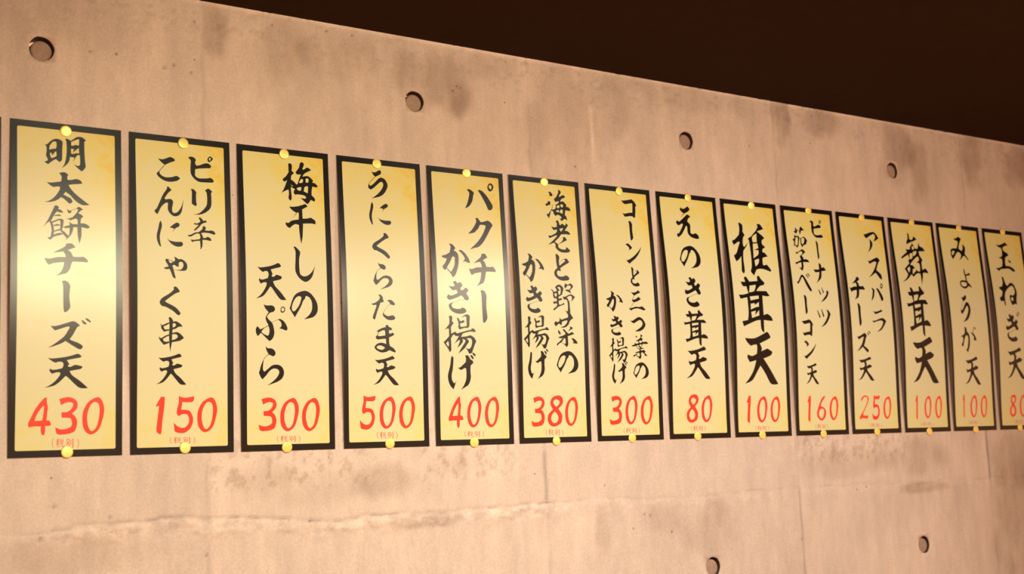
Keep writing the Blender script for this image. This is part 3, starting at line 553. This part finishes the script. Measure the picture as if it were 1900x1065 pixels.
PLACES = [
    [('明', 444, 160, 1, 1), ('太', 451, 687, 1, 1), ('餅', 430, 1155, 1, 1), ('チ', 451, 1677, 1, 1), ('ー', 685, 2193, 1, 1), ('ズ', 503, 2701, 1, 1), ('天', 463, 3188, 1, 1), ('4', 258, 3773, 1, 1), ('3', 611, 3774, 1, 1), ('0', 974, 3775, 1, 1), ('税別', 576, 4326, 1, 1)],
    [('こ', 401, 312, 1, 1), ('ピ', 872, 241, 1, 1), ('ん', 352, 754, 1, 1), ('リ', 903, 730, 1, 1), ('に', 384, 1262, 1, 1), ('辛', 843, 1170, 1, 1), ('や', 481, 1774, 1, 1), ('く', 420, 2206, 1, 1), ('串', 402, 2646, 1, 1), ('1', 358, 3773, 1, 1), ('5', 622, 3763, 1, 1), ('天', 364, 3165, 0.76, 0.942), ('0', 971, 3784, 1.006, 0.982), ('税別', 570, 4337, 1.036, 0.775)],
    [('梅', 708, 177, 1, 1), ('干', 765, 832, 1, 1), ('し', 883, 1510, 1, 1), ('の', 794, 2181, 1, 1), ('ぷ', 238, 2412, 1, 1), ('ら', 282, 3034, 1, 1), ('天', 244, 1779, 0.854, 1.193), ('3', 273, 3790, 0.972, 0.981), ('0', 621, 3797, 1.021, 0.974), ('0', 976, 3798, 1.0, 0.983), ('税別', 570, 4353, 1.048, 0.758)],
    [('う', 548, 172, 1, 1), ('た', 522, 2182, 1, 1), ('ま', 562, 2662, 1, 1), ('に', 544, 702, 1.011, 0.973), ('く', 575, 1191, 1.033, 1.0), ('ら', 567, 1676, 0.867, 0.739), ('天', 524, 3148, 0.796, 0.98), ('5', 281, 3764, 0.925, 1.003), ('0', 630, 3783, 0.974, 0.989), ('0', 981, 3780, 0.98, 0.994), ('税別', 577, 4326, 1.034, 0.86)],
    [('パ', 720, 190, 1, 1), ('ク', 752, 811, 1, 1), ('か', 195, 1289, 1, 1), ('き', 268, 1902, 1, 1), ('揚', 178, 2445, 1, 1), ('げ', 251, 3066, 1, 1), ('チ', 731, 1414, 0.911, 1.206), ('ー', 940, 2030, 1.041, 1.26), ('4', 248, 3782, 0.949, 1.002), ('0', 609, 3789, 0.939, 0.989), ('0', 956, 3790, 0.957, 0.992), ('税別', 553, 4348, 1.035, 0.784)],
    [('海', 756, 179, 1, 1), ('老', 757, 724, 1, 1), ('と', 854, 1330, 1, 1), ('野', 757, 1828, 1, 1), ('菜', 794, 2359, 1, 1), ('8', 594, 3774, 1, 1), ('か', 156, 1362, 0.851, 0.882), ('き', 204, 1910, 0.817, 0.874), ('揚', 128, 2413, 0.855, 0.883), ('げ', 205, 2981, 0.796, 0.848), ('の', 816, 3015, 1.004, 0.896), ('3', 252, 3792, 0.953, 1.005), ('0', 970, 3798, 0.945, 0.987), ('税別', 550, 4344, 1.026, 0.878)],
    [('コ', 826, 207, 1, 1), ('ン', 828, 1041, 1, 1), ('三', 804, 1885, 1, 1), ('つ', 825, 2377, 1, 1), ('葉', 832, 2694, 1, 1), ('ー', 955, 618, 0.746, 0.834), ('と', 897, 1471, 0.643, 0.76), ('か', 277, 1937, 0.705, 0.657), ('き', 346, 2374, 0.67, 0.648), ('揚', 298, 2747, 0.687, 0.705), ('げ', 359, 3174, 0.673, 0.662), ('の', 855, 3190, 0.777, 0.692), ('3', 279, 3785, 0.969, 1.008), ('0', 647, 3785, 0.954, 1.002), ('0', 1002, 3786, 0.977, 1.011), ('税別', 595, 4348, 1.022, 0.813)],
    [('え', 443, 225, 1, 1), ('の', 445, 991, 1.145, 0.991), ('き', 496, 1588, 0.953, 1.044), ('茸', 421, 2203, 0.679, 0.603), ('天', 444, 2880, 1.049, 1.285), ('8', 427, 3762, 0.912, 0.989), ('0', 802, 3781, 0.935, 0.984), ('税別', 532, 4338, 0.992, 0.791)],
    [('椎', 214, 433, 1, 1), ('茸', 239, 1473, 1, 1), ('天b', 297, 2569, 1, 1), ('1', 325, 3791, 0.875, 0.988), ('0', 604, 3803, 0.945, 0.99), ('0', 966, 3804, 0.909, 0.986), ('税別', 541, 4363, 1.025, 0.721)],
    [('茄', 246, 395, 1, 1), ('子', 239, 868, 1, 1), ('ベ', 211, 1365, 1, 1), ('ナ', 769, 1117, 1, 1), ('ッ', 857, 1630, 1, 1), ('ツ', 767, 2068, 1, 1), ('6', 614, 3802, 1, 1), ('ピ', 817, 219, 0.896, 0.939), ('ー', 929, 666, 0.552, 0.878), ('ー', 386, 1802, 0.721, 0.888), ('コ', 264, 2287, 0.955, 0.969), ('ン', 289, 2715, 0.971, 0.974), ('天', 320, 3156, 0.66, 0.888), ('1', 341, 3796, 0.787, 0.982), ('0', 981, 3809, 0.879, 0.945), ('税別', 549, 4356, 0.997, 0.801)],
    [('ア', 804, 359, 1, 1), ('ス', 803, 903, 1, 1), ('ラ', 761, 2010, 1, 1), ('2', 239, 3797, 1, 1), ('パ', 807, 1454, 0.699, 0.796), ('チ', 146, 1355, 0.819, 1.054), ('ー', 334, 1908, 0.831, 1.085), ('ズ', 224, 2473, 0.804, 1.044), ('天', 234, 3006, 0.875, 1.049), ('5', 632, 3789, 0.839, 0.966), ('0', 987, 3812, 0.863, 0.931), ('税別', 525, 4364, 1.071, 0.705)],
    [('舞', 224, 295, 1, 1), ('茸', 285, 1461, 0.852, 0.981), ('天b', 346, 2552, 0.946, 0.981), ('1', 384, 3798, 0.623, 0.976), ('0', 676, 3806, 0.806, 0.95), ('0', 1035, 3807, 0.791, 0.957), ('税別', 537, 4366, 1.149, 0.643)],
    [('み', 406, 263, 1, 1), ('ょ', 601, 1006, 1, 1), ('が', 390, 2305, 1, 1), ('う', 489, 1589, 1.033, 1.294), ('天', 481, 2951, 0.98, 1.325), ('1', 363, 3783, 0.534, 0.971), ('0', 624, 3799, 0.867, 0.966), ('0', 993, 3799, 0.81, 0.974), ('税別', 530, 4358, 1.005, 0.673)],
    [('玉', 335, 284, 1, 1), ('ね', 312, 1106, 1, 1), ('き', 423, 1963, 1.14, 1.171), ('゛', 893, 1897, 0.96, 1.423), ('天', 368, 2720, 1.186, 1.538), ('8', 403, 3788, 0.779, 0.957), ('0', 781, 3791, 0.899, 1.001), ('税別', 546, 4356, 1.008, 0.789)],
]

def spline(pts, closed=True, sub=3):
    """Catmull-Rom through pts [(x, y, corner)], straight-ended at corners."""
    n = len(pts)
    out = []
    rngi = range(n) if closed else range(n - 1)
    for i in rngi:
        p1, p2 = pts[i], pts[(i + 1) % n]
        p0 = pts[i - 1] if (closed or i > 0) else p1
        p3 = pts[(i + 2) % n] if (closed or i + 2 < n) else p2
        if p1[-1] is True:
            p0 = p1
        if p2[-1] is True:
            p3 = p2
        dim = len(p1) - 1
        both = p1[-1] is True and p2[-1] is True
        steps = 1 if both else sub
        for s in range(steps):
            t = s / steps
            row = []
            for k in range(dim):
                m1 = (p2[k] - p0[k]) * 0.5
                m2 = (p3[k] - p1[k]) * 0.5
                row.append((2 * t ** 3 - 3 * t ** 2 + 1) * p1[k] + (t ** 3 - 2 * t ** 2 + t) * m1
                           + (-2 * t ** 3 + 3 * t ** 2) * p2[k] + (t ** 3 - t ** 2) * m2)
            out.append(tuple(row))
    if not closed:
        out.append(tuple(pts[-1][:-1]))
    return out

def area(p):
    return sum(p[i][0] * p[(i + 1) % len(p)][1] - p[(i + 1) % len(p)][0] * p[i][1] for i in range(len(p))) / 2

def glyph_polys(src):
    polys = []                                       # (is_hole, outline)
    for con in src.split(';'):
        con = con.strip()
        kind = 'P'
        if con[0] in 'HS':
            kind, con = con[0], con[1:].strip()
        if kind in 'PH':
            pts = []
            for t in con.split():
                c = t.endswith('!')
                x, y = t.rstrip('!').split(',')
                pts.append((float(x), float(y), c))
            polys.append((kind == 'H', spline(pts)))
        else:
            pts = [tuple(float(q) for q in t.split(',')) + (False,) for t in con.split()]
            line = spline(pts, False, 4)
            for (x1, y1, w1), (x2, y2, w2) in zip(line, line[1:]):
                dx, dy = x2 - x1, y2 - y1
                l = math.hypot(dx, dy) or 1
                nx_, ny_ = -dy / l / 2, dx / l / 2
                q = [(x1 + nx_ * w1, y1 + ny_ * w1), (x1 - nx_ * w1, y1 - ny_ * w1), (x2 - nx_ * w2, y2 - ny_ * w2), (x2 + nx_ * w2, y2 + ny_ * w2)]
                if area(q) < 0:
                    q.reverse()
                polys.append((False, q))
            for x, y, w in (line[0], line[-1]) + tuple(line[4:-1:4]):
                if w > 1.5:
                    polys.append((False, [(x + w / 2 * math.cos(t * math.pi / 4), y + w / 2 * math.sin(t * math.pi / 4)) for t in range(8)]))
    out = []
    for h, q in polys:
        if area(q) < 0:
            q = q[::-1]
        out.append((h, q))
    return out

def inside(pt, poly):
    x, y = pt
    c = False
    n = len(poly)
    j = n - 1
    for i in range(n):
        xi, yi = poly[i]
        xj, yj = poly[j]
        if (yi > y) != (yj > y) and x < (xj - xi) * (y - yi) / (yj - yi) + xi:
            c = not c
        j = i
    return c

GCACHE = {}
def glyph_mesh(ch, sx, sy):
    """triangulated union of the brush outlines, cut every 8 mm so it can follow the bowed sheet"""
    key = (ch, sx, sy)
    if key in GCACHE:
        return GCACHE[key]
    polys = [(h, [(x * sx, y * sy) for x, y in q]) for h, q in glyph_polys(GLYPHS[ch])]
    verts, edges = [], []
    for h, q in polys:
        st = len(verts)
        verts += [Vector(p) for p in q]
        edges += [(st + i, st + (i + 1) % len(q)) for i in range(len(q))]
    xs_ = [v.x for v in verts]; ys_ = [v.y for v in verts]
    y = 80.0 * math.ceil(min(ys_) / 80.0)
    while y < max(ys_):
        st = len(verts)
        verts += [Vector((min(xs_) - 2, y)), Vector((max(xs_) + 2, y + 0.01))]
        edges.append((st, st + 1))
        y += 80.0
    vo, eo, fo = delaunay_2d_cdt(verts, edges, [], 0, 1e-4)[:3]
    boxes = [(min(p[0] for p in q), max(p[0] for p in q), min(p[1] for p in q), max(p[1] for p in q)) for h, q in polys]
    tris = []
    for f in fo:
        cx = sum(vo[i].x for i in f) / len(f); cy = sum(vo[i].y for i in f) / len(f)
        hit = False
        for (h, q), b in zip(polys, boxes):
            if b[0] <= cx <= b[1] and b[2] <= cy <= b[3] and inside((cx, cy), q):
                if h:
                    hit = False
                    # a hole only counts against the outline before it; later strokes may cross it again
                else:
                    hit = True
        if hit:
            tris.append(tuple(f))
    used = sorted({i for f in tris for i in f})
    remap = {i: k for k, i in enumerate(used)}
    res = ([(vo[i].x, vo[i].y) for i in used], [tuple(remap[i] for i in f) for f in tris])
    GCACHE[key] = res
    return res

# ------------------------------------------------------------------ posters
PW, PH, PTOP = 0.152, 0.457, 0.5050
POSTER_X = (0.3075, 0.471, 0.6344, 0.7979, 0.9649, 1.1293, 1.2929, 1.459, 1.6258, 1.7895, 1.9549, 2.1174, 2.281, 2.4434, 2.6082)
BOW = (4, 4, 4, 4, 4.4, 4.8, 5.8, 7.2, 8.6, 8.6, 8.6, 8.6, 8.6, 8.6, 8.6)

def bow(lx, ly, A, lift=0.0):
    a = lx / PW
    b = min(max(ly / PH, 0.0), 1.0)
    return 0.0014 + A * 1e-3 * math.sin(math.pi * b ** 0.95) ** 1.7 * (1 + .25 * (1 - 2 * a)) + 0.0015 * abs(2 * a - 1) ** 3 * math.sin(math.pi * b) + lift

def bow_normal(lx, ly, A):
    e = 1e-4
    dx = (bow(lx + e, ly, A) - bow(lx - e, ly, A)) / (2 * e)
    dy = (bow(lx, min(ly + e, PH), A) - bow(lx, max(ly - e, 0), A)) / (2 * e)
    # surface point: (lx, -bow, -ly)
    return Vector((-dx, -1.0, dy)).normalized()

def lines(total, border, n):
    inner = np.linspace(border, total - border, n)
    return [0.0, border * 0.5] + list(inner) + [total - border * 0.5, total]

BW = 0.0092
def surface(xl, yl, A, lift):
    v, nrm = [], []
    for y in yl:
        for x in xl:
            v.append((x, -bow(x, y, A, lift), -y))
            nrm.append(bow_normal(x, y, A))
    return v, nrm

def build_poster(k, label, items):
    A = BOW[k]
    root = empty('menu_poster', (POSTER_X[k], 0, EYE + PTOP), label, 'poster', 'row of menu posters on the concrete wall')
    xl, yl = lines(PW, BW, 9), lines(PH, BW, 60)
    nx_, ny_ = len(xl), len(yl)
    v, nrm = surface(xl, yl, A, 0.0)
    vb, nb = surface(xl, yl, A, -0.0004)
    f, mt = [], []
    n = len(v)
    for j in range(ny_ - 1):
        for i in range(nx_ - 1):
            a = j * nx_ + i
            f.append((a, a + nx_, a + nx_ + 1, a + 1)); mt.append(0)
            f.append((n + a, n + a + 1, n + a + nx_ + 1, n + a + nx_)); mt.append(1)
    rim = [i for i in range(nx_)] + [j * nx_ + nx_ - 1 for j in range(1, ny_)] + [(ny_ - 1) * nx_ + i for i in range(nx_ - 2, -1, -1)] + [j * nx_ for j in range(ny_ - 2, 0, -1)]
    for q in range(len(rim)):
        a, b = rim[q], rim[(q + 1) % len(rim)]
        f.append((a, b, n + b, n + a)); mt.append(1)
    link_mesh('sheet', v + vb, f, [M_PAPER, M_BACK], root, smooth=True, normals=nrm + [-q for q in nb], face_mats=mt)
    # black border, its own ring of print with slightly rounded inner corners
    v, nrm = surface(xl, yl, A, 0.00005)
    f = []
    for j in range(ny_ - 1):
        for i in range(nx_ - 1):
            if i < 2 or i >= nx_ - 3 or j < 2 or j >= ny_ - 3:
                a = j * nx_ + i
                f.append((a, a + nx_, a + nx_ + 1, a + 1))
    r = 0.0022
    for cx, cy, sx, sy in ((BW, BW, 1, 1), (PW - BW, BW, -1, 1), (PW - BW, PH - BW, -1, -1), (BW, PH - BW, 1, -1)):
        st = len(v)
        pts = [(cx - sx * 0.0003, cy - sy * 0.0003)]
        for q in range(6):
            t = math.pi / 2 * q / 5
            pts.append((cx + sx * r * (1 - math.cos(t)), cy + sy * r * (1 - math.sin(t))))
        for x, y in pts:
            v.append((x, -bow(x, y, A, 0.00006), -y)); nrm.append(bow_normal(x, y, A))
        for q in range(5):
            tri = (st, st + 1 + q, st + 2 + q)
            f.append(tri if sx * sy > 0 else tri[::-1])
    link_mesh('black_border', v, f, M_BLACK, root, smooth=True, normals=nrm)
    groups = {'dish_lettering': [], 'price_numerals': [], 'tax_note': []}
    for it in items:
        g = 'price_numerals' if it[0] in '0123456789' else ('tax_note' if it[0] == '税別' else 'dish_lettering')
        groups[g].append(it)
    for g, its in groups.items():
        if not its:
            continue
        V, F, NN = [], [], []
        for ch, x0, y0, sx, sy in its:
            gv, gf = glyph_mesh(ch, sx, sy)
            st = len(V)
            for x, y in gv:
                lx, ly = (x0 + x) * 1e-4, (y0 + y) * 1e-4
                V.append((lx, -bow(lx, ly, A, 0.00012), -ly))
                NN.append(bow_normal(lx, ly, A))
            F += [tuple(st + i for i in t[::-1]) for t in gf]
        m = {'dish_lettering': M_INK, 'price_numerals': M_RED, 'tax_note': M_NOTE}[g]
        me_o = link_mesh(g, V, F, m, root, smooth=True, normals=NN)
        me_o['label'] = {'dish_lettering': 'black brush lettering of the dish name', 'price_numerals': 'large red price numerals', 'tax_note': 'small red note in brackets'}[g]
    return root

LABELS = [
    'menu poster cut off by the left picture edge, only its black border showing',
    'largest yellow menu poster, leftmost whole one, priced 430',
    'second whole yellow menu poster from the left, two lettering columns, priced 150',
    'third whole yellow menu poster from the left, bold diagonal lettering columns, priced 300',
    'fourth whole yellow menu poster from the left, one narrow lettering column, priced 500',
    'fifth whole yellow menu poster from the left, two lettering columns, priced 400',
    'sixth whole yellow menu poster from the left, two close columns, priced 380',
    'seventh whole yellow menu poster from the left, two small columns, priced 300',
    'eighth whole yellow menu poster from the left, one lettering column, priced 80',
    'ninth whole yellow menu poster, three very large bold characters, priced 100',
    'tenth whole yellow menu poster, two columns of the smallest lettering, priced 160',
    'fourth yellow menu poster from the right edge, two columns, priced 250',
    'third yellow menu poster from the right edge, bold lettering, priced 100',
    'second yellow menu poster from the right edge, thin lettering, priced 100',
    'rightmost yellow menu poster, partly cut off by the picture edge, priced 80',
]
SHORT = ['poster cut off at the left picture edge', 'leftmost whole poster', 'second whole poster from the left', 'third whole poster from the left',
         'fourth whole poster from the left', 'fifth whole poster from the left', 'sixth whole poster from the left', 'seventh whole poster from the left',
         'eighth whole poster from the left', 'ninth whole poster from the left', 'tenth whole poster from the left', 'fourth poster from the right',
         'third poster from the right', 'second poster from the right', 'rightmost poster']

build_poster(0, LABELS[0], [])
for k in range(14):
    build_poster(k + 1, LABELS[k + 1], PLACES[k])

# ------------------------------------------------------------------ brass thumbtacks
def lathe(profile, n=32):
    v, f = [], []
    for r, y in profile:
        for q in range(n):
            t = 2 * math.pi * q / n
            v.append((r * math.cos(t), y, r * math.sin(t)))
    for a in range(len(profile) - 1):
        for q in range(n):
            w = (q + 1) % n
            f.append((a * n + q, a * n + w, (a + 1) * n + w, (a + 1) * n + q))
    f.append(tuple(range(n)))
    f.append(tuple((len(profile) - 1) * n + q for q in range(n - 1, -1, -1)))
    return v, f

head_v, head_f = lathe([(0.0002, -0.00125), (0.0027, -0.00122), (0.0052, -0.00112), (0.0070, -0.00095), (0.0078, -0.00065), (0.0081, -0.0001), (0.0081, 0.0002), (0.0072, 0.0003)])
head_f = [t[::-1] for t in head_f]
pin_v, pin_f = lathe([(0.0005, 0.0), (0.0005, 0.007), (0.00008, 0.0095)], 10)
pin_f = [t[::-1] for t in pin_f]

def first_tack():
    t = empty('thumbtack', (0, 0, 0), '', 'thumbtack')
    link_mesh('head', head_v, head_f, M_BRASS, t, smooth=True)
    link_mesh('pin', pin_v, pin_f, M_STEEL, t, smooth=True)
    return t

proto = first_tack()
TOPS = [(76, 7), (74.1, 10.3), (80.2, 8.7), (77.0, 8.1), (71.5, 7.2), (78.2, 6.3), (75.9, 6.7), (78.6, 8.3), (80.0, 6.0), (83.2, 8.1), (80.4, 5.0), (79.8, 7.3), (78.6, 5.1), (79.8, 6.0), (77.8, 3.4)]
BOTS = [(76, 451), (77.0, 450.9), (78.5, 449.4), (72.0, 452.5), (79.8, 451.1), (72.5, 453.0), (75.7, 454.1), (77.1, 453.1), (67.2, 453.0), (70.6, 453.8), (75.7, 455.0), (74.2, 453.7), (78.2, 456.0), (75.4, 455.0), (72.7, 453.0)]
# how each head happens to sit: (tilt up/down, turn left/right) in degrees
TILT_T = [(0, 0), (10, -9), (-7, 6), (0, 3), (-1, 1), (8, -8), (6, -7), (0, 2), (0, 1), (12, -14), (5, -8), (7, -6), (6, -4), (3, -5), (8, -7)]
TILT_B = [(0, 0), (2, 2), (3, 1), (12, -10), (9, -9), (10, -10), (3, 0), (10, -9), (9, -9), (8, -9), (8, -8), (10, -10), (8, -8), (9, -9), (9, -10)]
used = False
for k in range(15):
    for row, (tx, ty), (rx, rz) in (('top', TOPS[k], TILT_T[k]), ('bottom', BOTS[k], TILT_B[k])):
        if not used:
            t = proto
            used = True
        else:
            t = proto.copy()
            C.objects.link(t)
            for ch in proto.children:
                c = ch.copy()
                C.objects.link(c)
                c.parent = t
        y = bow(tx / 1000, ty / 1000, BOW[k], 0.0008)
        t.location = (POSTER_X[k] + tx / 1000, -y, EYE + PTOP - ty / 1000)
        t.rotation_euler = (math.radians(rx * 0.5), 0, math.radians(rz * 0.5))
        t['label'] = 'brass thumbtack at the %s edge of the %s' % (row, SHORT[k])
        t['category'] = 'thumbtack'
        t['group'] = 'brass thumbtacks holding the posters'
